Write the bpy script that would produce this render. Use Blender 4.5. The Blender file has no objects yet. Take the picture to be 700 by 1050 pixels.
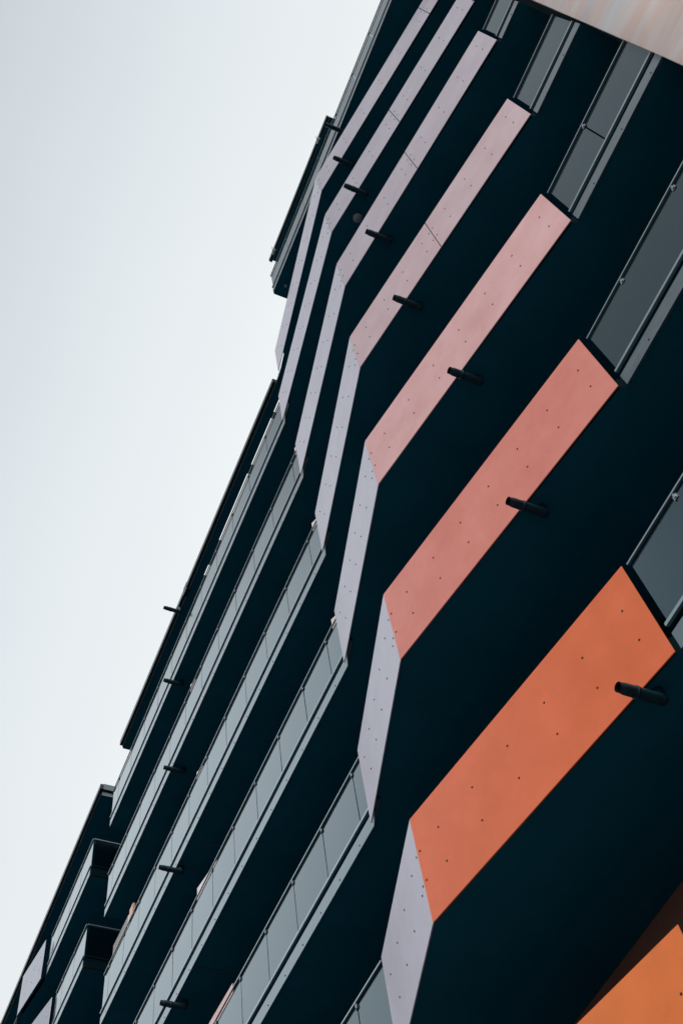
import bpy, bmesh, math, random
from mathutils import Vector, Matrix

random.seed(4)
S = bpy.context.scene
COL = S.collection

# ------------------------------------------------------------------ levels
H = 1.32                                   # balustrade height


def ZT(k):                                 # top of the balustrade of storey k
    return (4.874 + 2.597 * k) * 1.1 + 1.6


def ZB(k):                                 # its lower edge = soffit level
    return ZT(k) - H


# front line of every storey's slab (the facade leans slightly outwards)
YS = {-1: 5.5, 0: 5.46, 1: 5.36, 2: 5.285, 3: 5.185, 4: 5.105, 5: 4.985, 6: 4.91, 7: 5.0, 8: 4.62}
BACK = 6.9                                 # wall behind the balconies
XR = 0.575                                 # where the open balconies stop

# ------------------------------------------------------------------ materials


def mat(name, base, rough=0.5, metal=0.0, coat=0.0, coat_rough=0.2, ior=1.5, noise=0.0, scale=6.0,
        stretch=(1, 1, 1), bump=0.0, bump_scale=300.0, tint=None, rough_var=0.0):
    m = bpy.data.materials.new(name)
    m.use_nodes = True
    nt = m.node_tree
    b = nt.nodes['Principled BSDF']
    b.inputs['Base Color'].default_value = (*base, 1)
    b.inputs['Roughness'].default_value = rough
    b.inputs['Metallic'].default_value = metal
    b.inputs['IOR'].default_value = ior
    b.inputs['Coat Weight'].default_value = coat
    b.inputs['Coat Roughness'].default_value = coat_rough
    tc = nt.nodes.new('ShaderNodeTexCoord')
    mp = nt.nodes.new('ShaderNodeMapping')
    mp.inputs['Scale'].default_value = stretch
    nt.links.new(tc.outputs['Object'], mp.inputs['Vector'])
    if noise or tint:
        n = nt.nodes.new('ShaderNodeTexNoise')
        n.inputs['Scale'].default_value = scale
        n.inputs['Detail'].default_value = 6
        n.inputs['Roughness'].default_value = 0.62
        nt.links.new(mp.outputs['Vector'], n.inputs['Vector'])
        r = nt.nodes.new('ShaderNodeValToRGB')
        r.color_ramp.elements[0].position = 0.3
        r.color_ramp.elements[1].position = 0.7
        lo = tuple(c * (1 - noise) for c in base)
        hi = tuple(min(1, c * (1 + noise)) for c in (tint or base))
        r.color_ramp.elements[0].color = (*lo, 1)
        r.color_ramp.elements[1].color = (*hi, 1)
        nt.links.new(n.outputs['Fac'], r.inputs['Fac'])
        nt.links.new(r.outputs['Color'], b.inputs['Base Color'])
        if rough_var:
            mr = nt.nodes.new('ShaderNodeMapRange')
            mr.inputs['To Min'].default_value = rough - rough_var
            mr.inputs['To Max'].default_value = rough + rough_var
            nt.links.new(n.outputs['Fac'], mr.inputs['Value'])
            nt.links.new(mr.outputs['Result'], b.inputs['Roughness'])
    if bump:
        n2 = nt.nodes.new('ShaderNodeTexNoise')
        n2.inputs['Scale'].default_value = bump_scale
        n2.inputs['Detail'].default_value = 3
        nt.links.new(mp.outputs['Vector'], n2.inputs['Vector'])
        bp = nt.nodes.new('ShaderNodeBump')
        bp.inputs['Strength'].default_value = bump
        bp.inputs['Distance'].default_value = 0.003
        nt.links.new(n2.outputs['Fac'], bp.inputs['Height'])
        nt.links.new(bp.outputs['Normal'], b.inputs['Normal'])
    return m


def panel_mat(name, base, tint, coat=0.5):
    return mat(name, base, rough=0.42, coat=coat, coat_rough=0.22, noise=0.10, scale=1.8,
               stretch=(1, 1, 0.8), bump=0.12, bump_scale=160, tint=tint, rough_var=0.05)


M = {}
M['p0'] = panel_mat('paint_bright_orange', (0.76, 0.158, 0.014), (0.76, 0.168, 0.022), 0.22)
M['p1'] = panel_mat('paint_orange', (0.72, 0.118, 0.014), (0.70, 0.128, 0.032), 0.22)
M['p2'] = panel_mat('salmon_sky_sheen', (0.70, 0.162, 0.100), (0.66, 0.195, 0.145))  # from here to pale mauve: sky reflection on orange sheets painted into base colour
M['p3'] = panel_mat('pink_sky_sheen', (0.70, 0.315, 0.300), (0.67, 0.36, 0.36))
M['p4'] = panel_mat('dusty_pink_sky_sheen', (0.55, 0.335, 0.355), (0.52, 0.355, 0.385))
M['p5'] = panel_mat('mauve_sky_sheen', (0.42, 0.315, 0.37), (0.41, 0.33, 0.385))
M['p6'] = panel_mat('pale_mauve_sky_sheen', (0.36, 0.295, 0.36), (0.35, 0.30, 0.37))
M['far'] = panel_mat('dusky_mauve_sheen', (0.23, 0.20, 0.245), (0.26, 0.23, 0.28))  # far sheets: their darker reflection is put into the base colour
M['lav'] = panel_mat('lavender_sky_sheen', (0.45, 0.395, 0.48), (0.44, 0.40, 0.49))  # return sheets: grazing sky reflection painted into the base colour
M['clad'] = mat('rippled_pink_metal', (0.80, 0.60, 0.54), rough=0.38, coat=0.3, noise=0.0, scale=1.3,
                stretch=(0.10, 0.3, 0.9), tint=(0.80, 0.60, 0.54), bump=0.05)
for n_ in M['clad'].node_tree.nodes:
    if n_.type == 'VALTORGB':
        cr = n_.color_ramp
        cr.elements[0].position, cr.elements[0].color = 0.34, (0.74, 0.68, 0.70, 1)
        cr.elements[1].position, cr.elements[1].color = 0.66, (0.92, 0.86, 0.84, 1)
        q_ = cr.elements.new(0.46)
        q_.color = (0.94, 0.63, 0.52, 1)
        q_ = cr.elements.new(0.56)
        q_.color = (0.94, 0.76, 0.69, 1)
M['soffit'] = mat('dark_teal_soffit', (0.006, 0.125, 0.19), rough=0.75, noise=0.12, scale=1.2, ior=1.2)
M['inner'] = mat('dark_teal_wall', (0.012, 0.045, 0.06), rough=0.8, noise=0.1, ior=1.2)
M['brown'] = mat('brown_wall', (0.30, 0.13, 0.09), rough=0.7, noise=0.15, scale=2)
M['fascia'] = mat('grey_fascia_metal', (0.17, 0.20, 0.215), rough=0.30, metal=0.75, noise=0.12, scale=3,
                  stretch=(1, 1, 4), bump=0.05, rough_var=0.08)
M['rail'] = mat('rail_metal', (0.30, 0.34, 0.36), rough=0.35, metal=0.7, noise=0.08)
M['matte_dark'] = mat('matte_dark', (0.003, 0.012, 0.017), rough=0.95, ior=1.1)
M['dark_metal'] = mat('dark_metal', (0.005, 0.014, 0.019), rough=0.42, metal=0.0, noise=0.2, scale=12)
M['spout'] = mat('teal_black_pipe', (0.003, 0.034, 0.052), rough=0.5, noise=0.2, scale=12)
M['screw'] = mat('dark_screw', (0.012, 0.012, 0.016), rough=0.5)
M['roof'] = mat('roof_membrane', (0.08, 0.09, 0.1), rough=0.9, noise=0.2)
M['lampg'] = mat('frosted_lamp_glass', (0.36, 0.41, 0.44), rough=0.4)
M['white'] = mat('white_bracket', (0.8, 0.8, 0.8), rough=0.4)
M['screen_pink'] = panel_mat('screen_pale_pink', (0.74, 0.58, 0.56), (0.76, 0.62, 0.61))
M['screen_orange'] = panel_mat('screen_coral', (0.60, 0.22, 0.15), (0.66, 0.36, 0.30))
M['screen_grey'] = mat('screen_grey', (0.30, 0.28, 0.27), rough=0.7, noise=0.2, scale=8)
M['peach'] = mat('peach_paint', (0.75, 0.42, 0.29), rough=0.5, noise=0.05)
M['asphalt'] = mat('asphalt', (0.05, 0.05, 0.052), rough=0.9, noise=0.25, scale=20, bump=0.4, bump_scale=200)
M['paving'] = mat('paving', (0.13, 0.135, 0.14), rough=0.85, noise=0.2, scale=5, bump=0.2)
M['kerb'] = mat('kerb_stone', (0.22, 0.22, 0.21), rough=0.85, noise=0.15)
M['concrete'] = mat('concrete', (0.22, 0.22, 0.22), rough=0.85, noise=0.15, scale=3)


def glass_mat(name, tint, trans):
    m = bpy.data.materials.new(name)
    m.use_nodes = True
    nt = m.node_tree
    b = nt.nodes['Principled BSDF']
    b.inputs['Base Color'].default_value = (*tint, 1)
    b.inputs['Roughness'].default_value = 0.07
    b.inputs['IOR'].default_value = 1.72
    b.inputs['Specular Tint'].default_value = (0.80, 0.94, 1.0, 1)
    # very fine dirt / roller-wave so that the reflections are not perfect
    tc = nt.nodes.new('ShaderNodeTexCoord')
    n = nt.nodes.new('ShaderNodeTexNoise')
    n.inputs['Scale'].default_value = 2.2
    n.inputs['Detail'].default_value = 5
    nt.links.new(tc.outputs['Object'], n.inputs['Vector'])
    mr = nt.nodes.new('ShaderNodeMapRange')
    mr.inputs['To Min'].default_value = 0.04
    mr.inputs['To Max'].default_value = 0.14
    nt.links.new(n.outputs['Fac'], mr.inputs['Value'])
    nt.links.new(mr.outputs['Result'], b.inputs['Roughness'])
    t = nt.nodes.new('ShaderNodeBsdfTransparent')
    t.inputs['Color'].default_value = (0.55, 0.62, 0.66, 1)
    mx = nt.nodes.new('ShaderNodeMixShader')
    mx.inputs['Fac'].default_value = trans
    out = nt.nodes['Material Output']
    nt.links.new(b.outputs['BSDF'], mx.inputs[1])
    nt.links.new(t.outputs['BSDF'], mx.inputs[2])
    nt.links.new(mx.outputs['Shader'], out.inputs['Surface'])
    return m


M['glass'] = glass_mat('grey_glass', (0.014, 0.032, 0.042), 0.12)
M['clear'] = glass_mat('clear_glass', (0.005, 0.012, 0.016), 0.92)
M['window'] = mat('window_glass', (0.01, 0.014, 0.017), rough=0.05, ior=1.5)

# ------------------------------------------------------------------ mesh helpers


class MB:
    """collects shapes for one mesh object"""

    def __init__(self, *mats):
        self.bm = bmesh.new()
        self.mats = mats

    def prism(self, poly, z0, z1, mi=0):
        """closed prism over a plan polygon"""
        lo = [self.bm.verts.new((x, y, z0)) for x, y in poly]
        hi = [self.bm.verts.new((x, y, z1)) for x, y in poly]
        n = len(poly)
        fs = [self.bm.faces.new(lo[::-1]), self.bm.faces.new(hi)]
        for i in range(n):
            fs.append(self.bm.faces.new((lo[i], lo[(i + 1) % n], hi[(i + 1) % n], hi[i])))
        for f in fs:
            f.material_index = mi
        return lo + hi

    def strip(self, a, b, z0, z1, t0, t1, mi=0):
        """upright board along plan segment a-b; t0..t1 measured away from the viewer (+y side)"""
        ax, ay = a
        bx, by = b
        dx, dy = bx - ax, by - ay
        L = math.hypot(dx, dy)
        nx, ny = -dy / L, dx / L
        if ny < 0:
            nx, ny = -nx, -ny
        p = [(ax + nx * t0, ay + ny * t0), (bx + nx * t0, by + ny * t0),
             (bx + nx * t1, by + ny * t1), (ax + nx * t1, ay + ny * t1)]
        # counter-clockwise
        area = sum(p[i][0] * p[(i + 1) % 4][1] - p[(i + 1) % 4][0] * p[i][1] for i in range(4))
        if area < 0:
            p = p[::-1]
        return self.prism(p, z0, z1, mi)

    def box(self, x0, x1, y0, y1, z0, z1, mi=0):
        return self.prism([(x0, y0), (x1, y0), (x1, y1), (x0, y1)], z0, z1, mi)

    def tube(self, p, q, r, r2=None, n=20, mi=0, cap=True):
        p, q = Vector(p), Vector(q)
        d = (q - p)
        L = d.length
        rot = d.to_track_quat('Z', 'Y').to_matrix().to_4x4()
        res = bmesh.ops.create_cone(self.bm, cap_ends=cap, cap_tris=False, segments=n, radius1=r,
                                    radius2=r if r2 is None else r2, depth=L,
                                    matrix=Matrix.Translation((p + q) / 2) @ rot)
        fs = {f for v in res['verts'] for f in v.link_faces}
        for f in fs:
            f.material_index = mi
            f.smooth = len(f.verts) == 4
        return res['verts']

    def dome(self, c, r, h, mi=0):
        res = bmesh.ops.create_uvsphere(self.bm, u_segments=20, v_segments=12, radius=1,
                                        matrix=Matrix.Translation(c) @ Matrix.Diagonal((r, r, h, 1)))
        for f in {f for v in res['verts'] for f in v.link_faces}:
            f.material_index = mi
            f.smooth = True

    def build(self, name, parent=None, bevel=0.0, label=None):
        if bevel:
            es = [e for e in self.bm.edges if len(e.link_faces) == 2 and e.calc_face_angle(0) > 0.6]
            bmesh.ops.bevel(self.bm, geom=es, offset=bevel, segments=1, affect='EDGES', profile=0.5)
        bmesh.ops.recalc_face_normals(self.bm, faces=self.bm.faces[:])
        me = bpy.data.meshes.new(name)
        self.bm.to_mesh(me)
        self.bm.free()
        for m in self.mats:
            me.materials.append(m)
        o = bpy.data.objects.new(name, me)
        COL.objects.link(o)
        if parent:
            o.parent = parent
            if parent.type == 'EMPTY':             # shapes are in world metres
                o.matrix_parent_inverse = Matrix.Translation(-parent.location)
        if label:
            o['label'] = label
        return o


def empty(name, loc, label, cat, group=None):
    o = bpy.data.objects.new(name, None)
    o.location = loc
    COL.objects.link(o)
    o['label'] = label
    o['category'] = cat
    if group:
        o['group'] = group
    return o


def lerp(a, b, t):
    return (a[0] + (b[0] - a[0]) * t, a[1] + (b[1] - a[1]) * t)


# ------------------------------------------------------------------ building pieces


def facade_panel(parent, a, b, k, m, label, joint_a=False, joint_b=False, step=None):
    """flat coated metal sheet from plan point a (right) to b (left) with dark screw heads"""
    L = math.hypot(b[0] - a[0], b[1] - a[1])
    z0, z1 = ZB(k), ZT(k)
    mb = MB(M[m], M['screw'])
    mb.strip(a, b, z0, z1, 0.0, 0.016)
    es = [e for e in mb.bm.edges]
    bmesh.ops.bevel(mb.bm, geom=es, offset=0.004, segments=1, affect='EDGES', profile=0.5)
    dx, dy = (b[0] - a[0]) / L, (b[1] - a[1]) / L
    nx, ny = -dy, dx
    if ny > 0:
        nx, ny = -nx, -ny

    def screw(s, h):
        x, y = a[0] + dx * s, a[1] + dy * s
        z = z0 + H * h
        mb.tube((x + nx * 0.0005, y + ny * 0.0005, z), (x + nx * 0.007, y + ny * 0.007, z), 0.0115, 0.0085, n=10, mi=1)

    if step is None:
        step = {0: 0.75, 1: 0.72, 2: 0.62, 3: 0.69, 4: 0.76}.get(k, 0.85)
    n = max(2, round(L / step))
    s0, s1 = 0.22, L - 0.38
    if joint_a:
        for h in (0.36, 0.64):
            screw(0.035, h)
    if joint_b:
        for h in (0.36, 0.64):
            screw(L - 0.05, h)
    for i in range(n + 1):
        s = s0 + (s1 - s0) * i / n
        j = 0.10 if m == 'lav' else 0.0          # the two rows are staggered on the narrow return sheets
        screw(min(L - .03, s + j), 0.66)
        screw(s - j if s - j > .03 else s, 0.33)
    return mb.build('facade_panel', parent, label=label)


def balustrade(parent, k, x0, x1, joints, first_gap=0.0, fascia=True, rail_z=0.0):
    """glazed run along the slab edge from x0 (right) down to x1 (left)"""
    y = YS[k]
    zt, zb = ZT(k) - 0.02, ZB(k)
    mb = MB(M['rail'], M['dark_metal'])
    mb.box(x1, x0, y - 0.012, y + 0.013, zt - 0.022, zt)                     # flat top rail
    for x in joints:
        if x1 + .05 < x < x0 - .03:
            mb.box(x - 0.028, x + 0.028, y + 0.004, y + 0.0148, zt - 0.10, zt - 0.04, 0 if x > -6 and k < 8 else 1)   # clamp
            mb.box(x - 0.012, x + 0.012, y - 0.006, y + 0.0038, zt - 0.085, zt - 0.0225)
    mb.build('handrail', parent, bevel=0.003)
    mb = MB(M['rail'])
    mb.box(x1, x0, y - 0.018, y + 0.014, zb + 0.305, zb + 0.345)
    mb.build('base_rail', parent, bevel=0.003)
    edges = [x0 - first_gap] + [x for x in joints if x1 + .06 < x < x0 - first_gap - .06] + [x1 + 0.01]
    for p, q in zip(edges, edges[1:]):
        g = 0.010 if k < 8 else 0.004
        mb = MB(M['glass'])
        mb.box(q + g, p - g, y + 0.016, y + 0.028, zb + 0.30, zt - 0.045)
        o = mb.build('glass_pane', parent)
        # every pane hangs a hair differently
        c = Vector(((p + q) / 2, y + 0.022, (zb + zt) / 2 + .1))
        r = Matrix.Rotation(math.radians(random.uniform(-.12, .12)), 4, 'Z') @ Matrix.Rotation(math.radians(random.uniform(-.22, .22)), 4, 'X')
        o.matrix_local = Matrix.Translation(c) @ r @ Matrix.Translation(-c)
    if fascia:
        edge_fascia(parent, k, [(x0, y), (x1, y)])


def edge_fascia(parent, k, pts, z0=0.0, z1=0.215):
    """folded metal strip along the slab edge with a row of screws"""
    mb = MB(M['fascia'], M['screw'])
    for a, b in zip(pts, pts[1:]):
        mb.strip(a, b, ZB(k) + z0, ZB(k) + z1, 0.0, 0.025)
    L = 0
    a, b = pts[0], pts[-1]
    L = abs(b[0] - a[0])
    n = max(1, int(L / 0.62))
    for i in range(n):
        t = (i + 0.35) / n
        for p, q in zip(pts, pts[1:]):
            if min(p[0], q[0]) < a[0] + (b[0] - a[0]) * t <= max(p[0], q[0]):
                u = (a[0] + (b[0] - a[0]) * t - p[0]) / (q[0] - p[0])
                x, y = lerp(p, q, u)
                mb.tube((x, y - 0.0005, ZB(k) + z0 + 0.07), (x, y - 0.006, ZB(k) + z0 + 0.07), 0.012, 0.009, n=8, mi=1)
    return mb.build('edge_fascia', parent)


def spout(parent, k, x, ytip, droop=0.0, z=-0.10):
    """open-ended rainwater spout under the slab, pointing away from the wall"""
    zc = ZB(k) + z
    mb = MB(M['spout'], M['screw'])
    r = 0.052
    ye = ytip + 0.43
    mb.tube((x, ytip, zc - droop), (x, ytip + 0.06, zc), r * 0.80, r, n=24, cap=False)
    mb.tube((x, ytip + 0.06, zc - droop), (x, ye, zc), r, n=24, cap=False)
    mb.tube((x, ytip, zc - droop), (x, ye - .05, zc), r * 0.80 - 0.008, n=24, mi=1, cap=False)
    mb.tube((x, ytip - 0.004, zc - droop), (x, ytip + 0.012, zc - droop), r * 0.80 + 0.004, n=24, cap=False)
    mb.tube((x, ytip + .3, zc - droop), (x, ytip + .302, zc - droop), r * 0.80 - 0.010, n=24, mi=1)
    mb.tube((x, ytip + 0.16, zc), (x, ytip + 0.185, zc), r + 0.006, n=24)
    # elbow up into the slab
    mb.dome((x, ye, zc), r, r)
    mb.tube((x, ye, zc), (x, ye, ZB(k) + 0.10), r, n=24, cap=False)
    return mb.build('water_spout', parent)


def inward(a, b, d):
    dx, dy = b[0] - a[0], b[1] - a[1]
    L = math.hypot(dx, dy)
    nx, ny = -dy / L, dx / L
    if ny < 0:
        nx, ny = -nx, -ny
    return (nx * d, ny * d)


def slab(name, parent, k, front, x_right, x_left, top=0.22, boxes=(), label=None):
    """balcony plate: front = plan points from right to left"""
    poly = [(x_right, BACK - 0.012)] + [(x_right, front[0][1])] * (front[0][0] != x_right) + list(front)
    poly = poly + [(x_left, BACK - 0.012)]
    out = []
    for p in poly:
        if not out or (abs(p[0] - out[-1][0]) + abs(p[1] - out[-1][1])) > 1e-4:
            out.append(p)
    mb = MB(M['soffit'], M['matte_dark'])
    mb.prism(out[::-1], ZB(k) + 0.02, ZB(k) + top, 1)
    for x0, x1, y0, y1 in boxes:
        mb.box(x0, x1, y0, y1, ZB(k) + 0.02, ZB(k) + top, 1)
    mb.bm.normal_update()
    for f in mb.bm.faces:
        if abs(f.normal.z) > 0.5:
            f.material_index = 0
    return mb.build(name, parent, label=label)


# ------------------------------------------------------------------ main building
main = empty('apartment_building', (-10, 6.9, 0),
             'tall apartment building with orange to pink zigzag balcony panels and grey glass railings', 'building')

# plan corners of the folded colour panels: right end, outer fold, left end
FOLD = {
    0: ((-4.94, 5.52), (-8.15, 5.02), (-9.3, 5.40)),
    1: ((-3.55, 5.325), (-7.00, 4.77), (-9.00, 5.35)),
    2: ((-2.38, 5.205), (-6.14, 4.54), (-8.505, 5.23)),
    3: ((-1.445, 5.11), (-5.44, 4.395), (-8.245, 5.115)),
    4: ((-0.70, 5.025), (-4.94, 4.31), (-8.14, 5.03)),
    5: ((-0.05, 4.92), (-4.58, 4.26), (-8.215, 4.92)),
    6: ((0.36, 5.02), (-4.39, 4.255), (-8.44, 4.84)),
    7: ((0.45, 5.05), (-4.235, 4.275), (-8.44, 4.935)),
}
SEAM = {4: -2.82, 5: -2.31, 6: -2.03, 7: -0.16}
TXT = {0: 'bright orange facade panel', 1: 'orange facade panel', 2: 'salmon coloured facade panel', 3: 'pink facade panel',
       4: 'dusty pink facade panel', 5: 'mauve facade panel', 6: 'pale mauve facade panel', 7: 'pale mauve facade panel'}  # colours above the orange storeys include the painted sky reflection
XL = -20.55
W = 1.045
JL = {
    1: [-9.75 - W * i for i in range(11)],
    2: [-8.86 - W * i for i in range(12)],
    3: [-8.78] + [-9.73 - W * i for i in range(11)],
    4: [-8.68] + [-9.73 - W * i for i in range(11)],
    5: [-8.60] + [-9.70 - W * i for i in range(11)],
    6: [-9.44 - 1.06 * i for i in range(11)],
    0: [-10 - W * i for i in range(11)],
}
JR = {1: [-3.48, -2.72, -1.67, -.62, .43], 2: [-1.62, -0.57, .48], 3: [-0.5], 4: [], 5: [], 0: [-3.75, -2.7, -1.65, -.6, .45]}


def storey(k):
    Rp, Kp, Lp = FOLD[k]
    y = YS[k]
    d1 = inward(Rp, Kp, 0.019)
    d2 = inward(Kp, Lp, 0.019)
    Kin = (Kp[0] + (d1[0] + d2[0]) / 2 * 1.02, Kp[1] + 0.021)
    xr = XR if k >= 1 else 9.0
    ms = (Lp[1] - Kp[1]) / (Kp[0] - Lp[0])
    front = [(xr, y + 0.03)]
    if Rp[0] + .12 < xr - .05:
        front += [(Rp[0] + 0.03, y + 0.03)]
    front += [(min(Rp[0] + d1[0] - .02, xr - .02), Rp[1] + 0.040), Kin, (Lp[0] + 0.46, Lp[1] - 0.46 * ms + 0.021), (Lp[0] + 0.40, Lp[1] - 0.40 * ms + 0.07), (Lp[0] - 0.12, y + 0.03)]
    if k != 7:
        front += [(XL, y + 0.03)]
    boxes = []
    if k == 7:
        # open roof frame over the sixth balcony: edge beam, cross beams, solid end
        xs = front[-1][0]
        boxes = [(-20.38, xs, y + 0.03, y + 0.22), (-20.38, -14.42, y + 0.22, BACK - .012)]
        for q0, q1 in ((-13.98, -13.30), (-11.20, -11.02), (-9.62, -9.52)):
            boxes.append((q0, q1, y + 0.22, 6.35))
        boxes.append((-14.42, xs, 6.35, BACK - .012))
    b = slab('balcony', main, k, front, xr, front[-1][0], boxes=boxes)
    sheets = []
    if k in SEAM:
        t = (SEAM[k] - Rp[0]) / (Kp[0] - Rp[0])
        mid = lerp(Rp, Kp, t)
        e = 0.006 / math.hypot(Kp[0] - Rp[0], Kp[1] - Rp[1])
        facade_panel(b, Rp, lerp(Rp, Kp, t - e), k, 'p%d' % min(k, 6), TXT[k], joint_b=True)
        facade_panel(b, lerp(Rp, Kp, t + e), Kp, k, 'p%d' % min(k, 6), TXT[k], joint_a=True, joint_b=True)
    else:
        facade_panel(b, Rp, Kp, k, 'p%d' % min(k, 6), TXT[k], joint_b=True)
    Kl = lerp(Kp, Lp, 0.004)
    Kl = (Kl[0], Kl[1] + 0.002)
    facade_panel(b, Kl, Lp, k, 'lav', 'pale lavender facade panel', joint_a=True, step=0.62)  # lavender: grazing sky reflection painted into the base colour
    # glass to the right
    if k in JR and Rp[0] + 0.06 < xr - 0.1:
        balustrade(b, k, xr - 0.01 if k else 8.9, Rp[0] + (0.045 if k else 0.40), JR[k])
    # glass to the left
    if k != 7:
        balustrade(b, k, Lp[0] - (0.02 if k < 6 else 0.12), XL, JL[k], fascia=False)
        # slab edge strip runs on a little behind the lavender sheet
        pts = [(Lp[0] + 0.39, Lp[1] - 0.39 * ms + 0.045), (Lp[0] + 0.10, Lp[1] - 0.10 * ms + 0.035), (Lp[0] - 0.03, y), (XL, y)]
        edge_fascia(b, k, pts)
        # glazed return at the far end of the block
        mb = MB(M['clear'])
        mb.box(XL - 0.012, XL, y + 0.07, BACK - .03, ZB(k) + 0.30, ZT(k) - 0.095)
        mb.build('glass_pane', b)
        mb = MB(M['rail'])
        mb.box(XL - 0.02, XL + 0.01, y + 0.03, BACK - .03, ZT(k) - 0.05, ZT(k) - 0.02)
        mb.build('handrail', b)
    return b


B = {k: storey(k) for k in range(0, 8)}

# small inward return sheets beside the left end of the lavender panels
for k in (2, 3, 4, 5):
    y = YS[k]
    lx = {2: -8.59, 3: -8.58, 4: -8.52, 5: -8.47, 6: -8.60}[k]
    mb = MB(M['screen_pink'])
    mb.strip((lx, y + 0.05), (lx + 0.22, y + 0.13), ZT(k) - 0.30, ZT(k) + 0.10 + 0.06 * k, 0, 0.02)
    mb.build('return_panel', B[k], bevel=0.003)

# privacy screens half way along the glazed run
for k, x0, x1, dz, m, lab in ((2, -13.55, -14.75, 0.24, 'screen_orange', 'coral privacy screen'),
                              (3, -13.95, -14.80, 0.30, 'screen_pink', 'pale pink privacy screen'),
                              (4, -14.25, -14.62, 0.26, 'screen_pink', 'pale pink privacy screen'),
                              (5, -14.40, -14.72, 0.32, 'screen_pink', 'pale pink privacy screen')):
    y = YS[k] + 0.05
    mb = MB(M[m])
    tilt = 0.03 if k == 2 else 0.11
    mb.strip((x0, y + tilt), (x1, y), ZB(k) + 0.24, ZT(k) + dz, 0, 0.02)
    mb.build('privacy_screen', B[k], bevel=0.003, label=lab)
    mb = MB(M['dark_metal'])
    mb.box(-14.98, -14.92, YS[k] + 0.07, YS[k] + 0.11, ZB(k) + 0.225, ZT(k) - 0.06)
    mb.build('screen_post', B[k])
# low grey screen with a peach end piece on the fourth balcony
y = YS[4] + 0.06
mb = MB(M['screen_grey'])
mb.strip((-19.10, y), (-20.12, y - 0.015), ZB(4) + 0.24, ZT(4) + 0.42, 0, 0.03)
mb.build('privacy_screen', B[4], label='dark grey privacy screen')
mb = MB(M['peach'], M['white'], M['screw'])
mb.box(-19.02, -18.78, y, y + 0.05, ZT(4) + 0.20, ZT(4) + 0.50)
mb.box(-19.08, -19.03, y - .005, y + 0.04, ZB(4) + 0.24, ZT(4) + 0.38, 1)
mb.build('screen_end', B[4], bevel=0.004, label='peach end piece of the grey screen')

# ground-floor zone, wall behind the balconies, party walls, roofs
mb = MB(M['inner'])
mb.box(-22.5, 9.4, BACK, BACK + 0.3, ZB(1) + 0.022, 28.2)
mb.box(-9.5, 9.4, BACK + .35, BACK + 0.65, 28.2, ZB(9))
mb.build('back_wall', main)
mb = MB(M['brown'])
mb.box(-22.5, 9.4, BACK - 0.05, BACK + 0.25, ZB(0) + 0.22, ZB(1) + 0.018)
mb.build('back_wall', main, label='brown wall behind the lowest balcony')
mb = MB(M['concrete'])
mb.box(-22.5, 9.4, BACK + 0.302, 16, 0.0, 28.0)
mb.box(-9.5, 9.4, BACK + 0.70, 16, 28.2, ZB(9))
mb.build('building_core', main)
mb = MB(M['roof'])
mb.box(-22.5, 9.4, BACK, 16, 28.003, 28.19)
mb.build('roof', main, bevel=0.01)

# tall dark doors behind every balcony
for k in range(0, 7):
    for i in range(9):
        x = -19.6 + i * 2.3
        mb = MB(M['window'], M['dark_metal'])
        yb = BACK - 0.02 if k else BACK - 0.07
        mb.box(x, x + 1.7, yb - 0.004, yb + 0.015, ZB(k) + 0.30, ZB(k) + 2.40, 0)
        for xx in (x - .05, x + .85 - .025, x + 1.7):
            mb.box(xx, xx + 0.05, yb - 0.03, yb + 0.01, ZB(k) + 0.25, ZB(k) + 2.45, 1)
        mb.box(x - .05, x + 1.75, yb - 0.027, yb + 0.012, ZB(k) + 2.452, ZB(k) + 2.50, 1)
        mb.build('balcony_door', B[k])

# pale soffit joints where the flats meet
for k in (3, 4, 5, 6):
    mb = MB(M['fascia'])
    mb.box(-14.905, -14.880, YS[k] + 0.05, BACK - 0.1, ZB(k) + 0.012, ZB(k) + 0.0195)
    mb.build('soffit_joint', B[k])

# roof edge over the left half (storey 7 slab has no railing there): dark gutter and pale drip strip
y7 = YS[7]
mb = MB(M['dark_metal'])
mb.box(-20.38, -8.75, y7 - 0.07, y7 + 0.028, ZB(7) + 0.085, ZB(7) + 0.26)
mb.build('gutter', B[7], bevel=0.006)
edge_fascia(B[7], 7, [(-8.3, y7 - 0.03), (-8.75, y7), (-20.36, y7)], 0.0, 0.08)
mb = MB(M['fascia'])
mb.box(-20.41, -20.385, y7 + 0.03, BACK, ZB(7) + 0.02, ZB(7) + 0.24)
mb.build('edge_fascia', B[7])
mb = MB(M['dark_metal'])
mb.box(-15.06, -14.82, y7 - 0.075, y7 + 0.02, ZB(7) + 0.0, ZB(7) + 0.30)
mb.build('gutter_joint', B[7], bevel=0.005)

# spouts
for k, x, yt in ((0, -4.6, 5.10), (1, -3.96, 4.98), (2, -3.88, 4.71), (3, -3.635, 4.54), (4, -3.73, 4.31), (5, -3.55, 4.20), (6, -3.46, 4.12),
                 (7, -3.48, 4.23)):
    spout(B[k], k, x, yt)
for k, x, yt in ((7, -15.50, 4.56), (6, -15.60, 4.68), (5, -15.70, 4.80), (4, -15.64, 4.77), (3, -15.765, 4.93), (2, -15.8, 5.0), (1, -15.9, 5.05)):
    spout(B[k], k, x, yt)

# ceiling lamp under the sixth balcony
mb = MB(M['lampg'], M['fascia'])
mb.dome((-3.95, 4.62, ZB(6) + 0.012), 0.10, 0.08)
mb.tube((-3.95, 4.62, ZB(6) - 0.012), (-3.95, 4.62, ZB(6) + 0.0195), 0.11, n=24, mi=1)
mb.build('ceiling_lamp', B[6], label='round frosted ceiling lamp')

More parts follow.
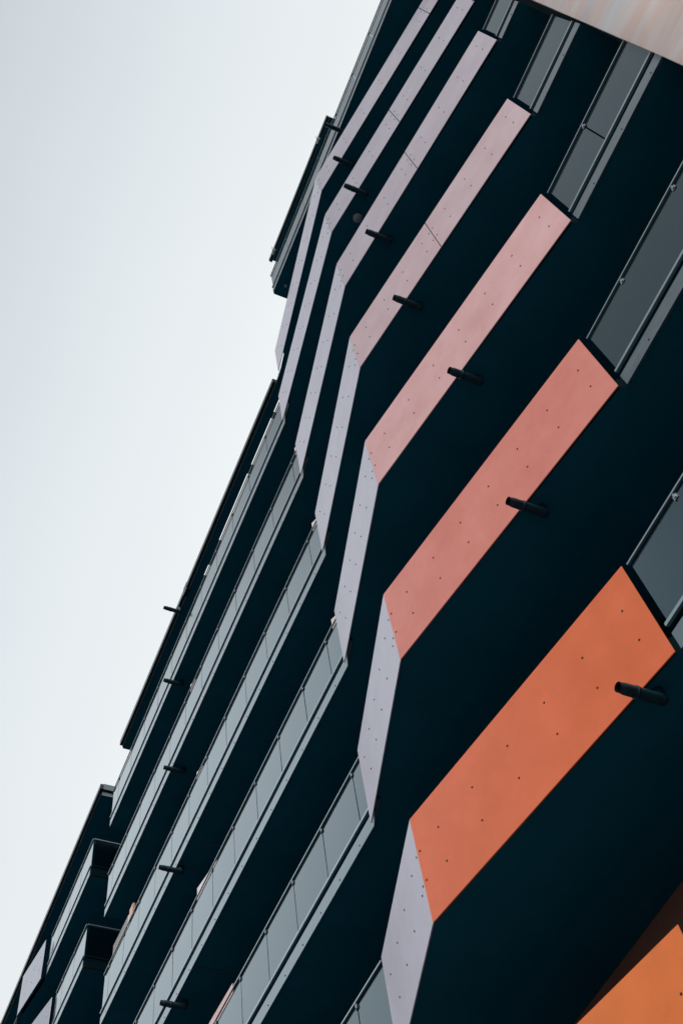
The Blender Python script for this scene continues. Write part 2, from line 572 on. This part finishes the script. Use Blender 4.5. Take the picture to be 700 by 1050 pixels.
# top storey set on the right half, with its own roof plate
y8 = YS[8]
top = slab('balcony', main, 8, [(0.83, y8 + 0.03), (-7.52, y8 + 0.03)], 0.83, -7.52)
B[8] = top
balustrade(top, 8, 0.82, -7.50, [-0.1, -1.15, -2.14, -3.14, -4.25, -5.35, -6.45], fascia=True)
mb = MB(M['glass'])
mb.box(-7.512, -7.50, y8 + 0.09, BACK, ZB(8) + 0.30, ZT(8) - 0.095)
mb.build('glass_pane', top)
mb = MB(M['fascia'])
mb.box(-7.545, -7.525, y8 + 0.032, BACK, ZB(8) + 0.0, ZB(8) + 0.20)
mb.build('edge_fascia', top)
mb = MB(M['lampg'])
mb.dome((-7.25, 4.86, ZB(8) + 0.015), 0.045, 0.05)
mb.build('ceiling_lamp', top)
spout(top, 8, -3.276, 4.26)
rf = MB(M['soffit'], M['matte_dark'])
rf.box(-7.48, -3.44, 4.775, BACK + .3, ZB(9) + 0.01, ZB(9) + 0.18)
rf.bm.normal_update()
for f in rf.bm.faces:
    if abs(f.normal.z) < 0.5:
        f.material_index = 1
rf = rf.build('roof', main, label='thin flat roof plate over the top balcony')
mb = MB(M['dark_metal'])
mb.box(-7.55, -3.44, 4.70, 4.772, ZB(9) + 0.06, ZB(9) + 0.24)
mb.build('gutter', rf, bevel=0.006)
mb = MB(M['fascia'])
mb.box(-7.54, -3.445, 4.752, 4.774, ZB(9) + 0.0, ZB(9) + 0.055)
mb.build('edge_fascia', rf)
for x in (-4.04, -7.19):
    mb = MB(M['white'])
    mb.box(x - 0.02, x + 0.02, 4.66, 4.749, ZB(9) + 0.02, ZB(9) + 0.05)
    mb.box(x - 0.02, x + 0.02, 4.64, 4.66, ZB(9) - 0.10, ZB(9) + 0.22)
    mb.box(x - 0.11, x + 0.05, 4.69, 4.71, ZB(9) - 0.13, ZB(9) - 0.095)
    mb.build('roof_bracket', rf, bevel=0.004)

# solid rippled cladding that closes the balconies off on the right
bm = bmesh.new()
NZ, NX = 120, 4
grid = []
zlo, zhi = 5.0, 31.5
for i in range(NZ + 1):
    z = zlo + (zhi - zlo) * i / NZ
    row = []
    base = 5.36 - 0.09 - (z - 8.5) * 0.0315
    for j in range(NX + 1):
        x0 = 0.585 + (z - 16.5) * 0.024
        x = x0 + (9.4 - x0) * j / NX
        yy = base + 0.16 * math.sin((z - 15.05) * 2 * math.pi / 1.9) * min(1, max(0.0, (x - x0) / 1.6)) ** 1.0 * 0.35 + 0.02 * math.sin((z - 15.05) * 2 * math.pi / 1.9)
        row.append(bm.verts.new((x, yy, z)))
    grid.append(row)
for i in range(NZ):
    for j in range(NX):
        f = bm.faces.new((grid[i][j], grid[i][j + 1], grid[i + 1][j + 1], grid[i + 1][j]))
        f.smooth = True
ext = bmesh.ops.extrude_face_region(bm, geom=bm.faces[:])
for v in [v for v in ext['geom'] if isinstance(v, bmesh.types.BMVert)]:
    v.co.y += 0.35
mb = MB(M['clad'])
mb.bm.free()
mb.bm = bm
mb.build('cladding_wall', main, label='rippled pale pink metal cladding')

# street level: recessed shopfront glazing with piers
mb = MB(M['concrete'])
mb.box(-20.5, 9.4, 6.4, BACK + 0.3, 0.0, 0.5)
mb.build('plinth', main)
for i in range(13):
    x = -20.5 + i * 2.45
    mb = MB(M['dark_metal'])
    mb.box(x, x + 0.45, 6.3, 6.88, 0, ZB(0) + 0.018)
    mb.build('pier', main)
    if i < 12:
        mb = MB(M['window'])
        mb.box(x + 0.452, x + 2.448, 6.5, 6.53, 0.5, ZB(0) + 0.017)
        mb.build('window', main)

# ------------------------------------------------------------------ block beyond the slot
far = empty('apartment_building', (-40, 6.9, 0),
            'further block of flats past the dark slot at lower left, with lavender corner panels', 'building')
X0 = -22.35
FARFOLD = {6: ((-26.58, 4.82), (-28.25, 4.62), (-29.8, 4.93)), 5: ((-25.25, 4.95), (-27.2, 4.60), (-28.9, 4.98)),
           4: ((-24.2, 5.06), (-26.4, 4.66), (-28.2, 5.1)), 3: ((-23.5, 5.14), (-25.8, 4.72), (-27.8, 5.18))}
for k in (3, 4, 5, 6, 7):
    y = YS[k] + (0.02 if k < 7 else -0.04)
    YS_keep = YS[k]
    YS[k] = y
    if k == 7:
        b = slab('balcony', far, k, [(-22.2, y + 0.03), (-60, y + 0.03)], -22.2, -60)
        mb = MB(M['dark_metal'])
        mb.box(-60, -22.05, y - 0.07, y + 0.028, ZB(7) + 0.085, ZB(7) + 0.26)
        mb.build('gutter', b, bevel=0.006)
        edge_fascia(b, 7, [(-22.2, y), (-60, y)], 0.0, 0.08)
        mb = MB(M['fascia'])
        mb.box(-22.19, -22.165, y + 0.03, BACK, ZB(7) - 0.05, ZB(7) + 0.10)
        mb.box(-22.19, -22.10, y + 0.03, BACK, ZB(7) + 0.13, ZB(7) + 0.34)
        mb.build('edge_fascia', b)
    else:
        Rp, Kp, Lp = FARFOLD[k]
        b = slab('balcony', far, k, [(X0, y + 0.03), (Rp[0] + .12, y + .03), (Rp[0], Rp[1] + .15), (Kp[0], Kp[1] + .13), (Lp[0] + .1, Lp[1] + .05), (Lp[0] - .1, y + .03), (-60, y + 0.03)], X0, -60)
        facade_panel(b, Rp, Kp, k, 'far', 'dusky mauve facade panel')  # dusky mauve: darker reflection put into the base colour
        facade_panel(b, (Kp[0] - .01, Kp[1] + .003), Lp, k, 'lav', 'pale lavender facade panel')  # lavender: grazing sky reflection painted into the base colour
        balustrade(b, k, X0, Rp[0] + 0.22, [X0 - W * (i + 1) for i in range(6)])
        balustrade(b, k, Lp[0] - .05, -40, [Lp[0] - 1.1 * (i + 1) for i in range(9)])
        mb = MB(M['dark_metal'])
        mb.box(Rp[0] + .12, Rp[0] + .17, y + .02, y + .07, ZB(k) + .22, ZT(k) - .02)
        mb.build('corner_post', b)
        mb = MB(M['rail'])
        mb.box(X0 - 0.012, X0 + 0.018, y + 0.03, BACK - .03, ZT(k) - 0.05, ZT(k) - 0.02)
        mb.build('handrail', b)
        mb = MB(M['clear'])
        mb.box(X0 - 0.006, X0 + 0.006, y + 0.07, BACK - .03, ZB(k) + 0.30, ZT(k) - 0.095)
        mb.build('glass_pane', b)
        mb = MB(M['matte_dark'])
        mb.box(X0 - 0.02, X0 + 0.025, y + 0.05, BACK - .03, ZB(k) + 0.315, ZB(k) + 0.355)
        mb.build('base_rail', b)
        mb = MB(M['matte_dark'])
        mb.box(X0 + 0.002, X0 + 0.025, y + 0.03, BACK - .03, ZB(k) + 0.0, ZB(k) + 0.20)
        mb.build('edge_fascia', b)
    YS[k] = YS_keep
mb = MB(M['inner'])
mb.box(-60, -22.52, BACK, BACK + 0.3, 0, 25.8)
mb.build('back_wall', far)
mb = MB(M['concrete'])
mb.box(-60, -22.52, BACK + 0.302, 16, 0, 25.9)
mb.build('building_core', far)

# ------------------------------------------------------------------ ground


def flat(name, x0, x1, y0, y1, z, m, thick=0.0):
    mb = MB(M[m])
    if thick:
        mb.box(x0, x1, y0, y1, z - thick, z)
    else:
        vs = [mb.bm.verts.new(p) for p in ((x0, y0, z), (x1, y0, z), (x1, y1, z), (x0, y1, z))]
        mb.bm.faces.new(vs)
    o = mb.build(name)
    o['kind'] = 'structure'
    return o


flat('ground', -3000, 3000, -3000, 3000, -0.13, 'asphalt')
flat('pavement', -120, 60, -1.5, 16.5, -0.004, 'paving', 0.12)
flat('kerb', -120, 60, -1.65, -1.503, 0.0, 'kerb', 0.125)

# ------------------------------------------------------------------ camera
cam = bpy.data.cameras.new('camera')
cam.sensor_fit = 'VERTICAL'
cam.sensor_height = 36
cam.sensor_width = 24
cam.lens = 38.705
cam.clip_start = 0.05
cam.clip_end = 10000
co = bpy.data.objects.new('camera', cam)
COL.objects.link(co)
co.matrix_world = Matrix(((0.39193, 0.82301, 0.41114, 0), (0.91323, -0.29395, -0.28213, 0),
                          (-0.11134, 0.48604, -0.86681, 1.6), (0, 0, 0, 1)))
S.camera = co

# ------------------------------------------------------------------ light: overcast day
SKY_S, SKY_L, SKY_M, SKY_N = (1.25, 1.6, 1.85), (3.9, 4.4, 4.75), (6.1, 6.55, 6.8), (7.1, 7.35, 7.42)
WEST_GAIN = 3.3
SUN_EL, SUN_AZ = 38.0, 148.0              # azimuth measured clockwise from +Y
w = bpy.data.worlds.new('World')
S.world = w
w.use_nodes = True
nt = w.node_tree
bg = nt.nodes['Background']
sky = nt.nodes.new('ShaderNodeTexSky')
sky.sky_type = 'NISHITA'
sky.sun_disc = False
sky.sun_elevation = math.radians(SUN_EL)
sky.sun_rotation = math.radians(SUN_AZ)
sky.air_density = 1.0
sky.dust_density = 4.0
hs = nt.nodes.new('ShaderNodeHueSaturation')
hs.inputs['Saturation'].default_value = 0.15
nt.links.new(sky.outputs['Color'], hs.inputs['Color'])
# overcast grey-white; unseen dim -y side and bright -x lobe added for glass reflections
tc = nt.nodes.new('ShaderNodeTexCoord')
sep = nt.nodes.new('ShaderNodeSeparateXYZ')
nt.links.new(tc.outputs['Generated'], sep.inputs['Vector'])
yr = nt.nodes.new('ShaderNodeMapRange')
yr.inputs['From Min'].default_value = -1
yr.inputs['From Max'].default_value = 1
nt.links.new(sep.outputs['Y'], yr.inputs['Value'])
ramp = nt.nodes.new('ShaderNodeValToRGB')
e = ramp.color_ramp.elements


def ypos(y):
    return (y + 1) / 2


e[0].position = ypos(-0.60)
e[0].color = (*SKY_S, 1)
e[1].position = ypos(0.22)
e[1].color = (*SKY_N, 1)
m2 = e.new(ypos(-0.20))
m2.color = (*SKY_L, 1)
m3 = e.new(ypos(0.05))
m3.color = (*SKY_M, 1)
nt.links.new(yr.outputs['Result'], ramp.inputs['Fac'])
dot = nt.nodes.new('ShaderNodeVectorMath')
dot.operation = 'DOT_PRODUCT'
dot.inputs[1].default_value = Vector((-0.62, -0.50, 0.60)).normalized()
nt.links.new(tc.outputs['Generated'], dot.inputs[0])
dr = nt.nodes.new('ShaderNodeMapRange')
dr.interpolation_type = 'SMOOTHSTEP'
dr.inputs['From Min'].default_value = 0.86
dr.inputs['From Max'].default_value = 1.0
dr.inputs['To Min'].default_value = 1.0
dr.inputs['To Max'].default_value = WEST_GAIN
nt.links.new(dot.outputs['Value'], dr.inputs['Value'])
mulw = nt.nodes.new('ShaderNodeVectorMath')
mulw.operation = 'SCALE'
nt.links.new(ramp.outputs['Color'], mulw.inputs[0])
nt.links.new(dr.outputs['Result'], mulw.inputs['Scale'])
nz = nt.nodes.new('ShaderNodeTexNoise')
nz.inputs['Scale'].default_value = 1.6
nz.inputs['Detail'].default_value = 5
nt.links.new(tc.outputs['Generated'], nz.inputs['Vector'])
mr = nt.nodes.new('ShaderNodeMapRange')
mr.inputs['To Min'].default_value = 0.93
mr.inputs['To Max'].default_value = 1.07
nt.links.new(nz.outputs['Fac'], mr.inputs['Value'])
mul = nt.nodes.new('ShaderNodeVectorMath')
mul.operation = 'SCALE'
nt.links.new(mulw.outputs['Vector'], mul.inputs[0])
nt.links.new(mr.outputs['Result'], mul.inputs['Scale'])
mix = nt.nodes.new('ShaderNodeMix')
mix.data_type = 'RGBA'
mix.inputs['Factor'].default_value = 0.85
nt.links.new(hs.outputs['Color'], mix.inputs[6])
nt.links.new(mul.outputs['Vector'], mix.inputs[7])
nt.links.new(mix.outputs[2], bg.inputs['Color'])
bg.inputs['Strength'].default_value = 0.10

sun = bpy.data.lights.new('sun', 'SUN')
sun.energy = 1.5
sun.angle = math.radians(25)
sun.color = (1.0, 0.97, 0.93)
so = bpy.data.objects.new('sun', sun)
COL.objects.link(so)
az, el = math.radians(SUN_AZ), math.radians(SUN_EL)
dvec = Vector((math.sin(az) * math.cos(el), math.cos(az) * math.cos(el), math.sin(el)))
so.rotation_euler = dvec.to_track_quat('Z', 'Y').to_euler()

# ------------------------------------------------------------------ render settings
S.render.engine = 'CYCLES'
S.view_settings.view_transform = 'Standard'
S.view_settings.look = 'None'
S.view_settings.exposure = 0.5
S.view_settings.gamma = 1.0
S.render.resolution_x = 682
S.render.resolution_y = 1024
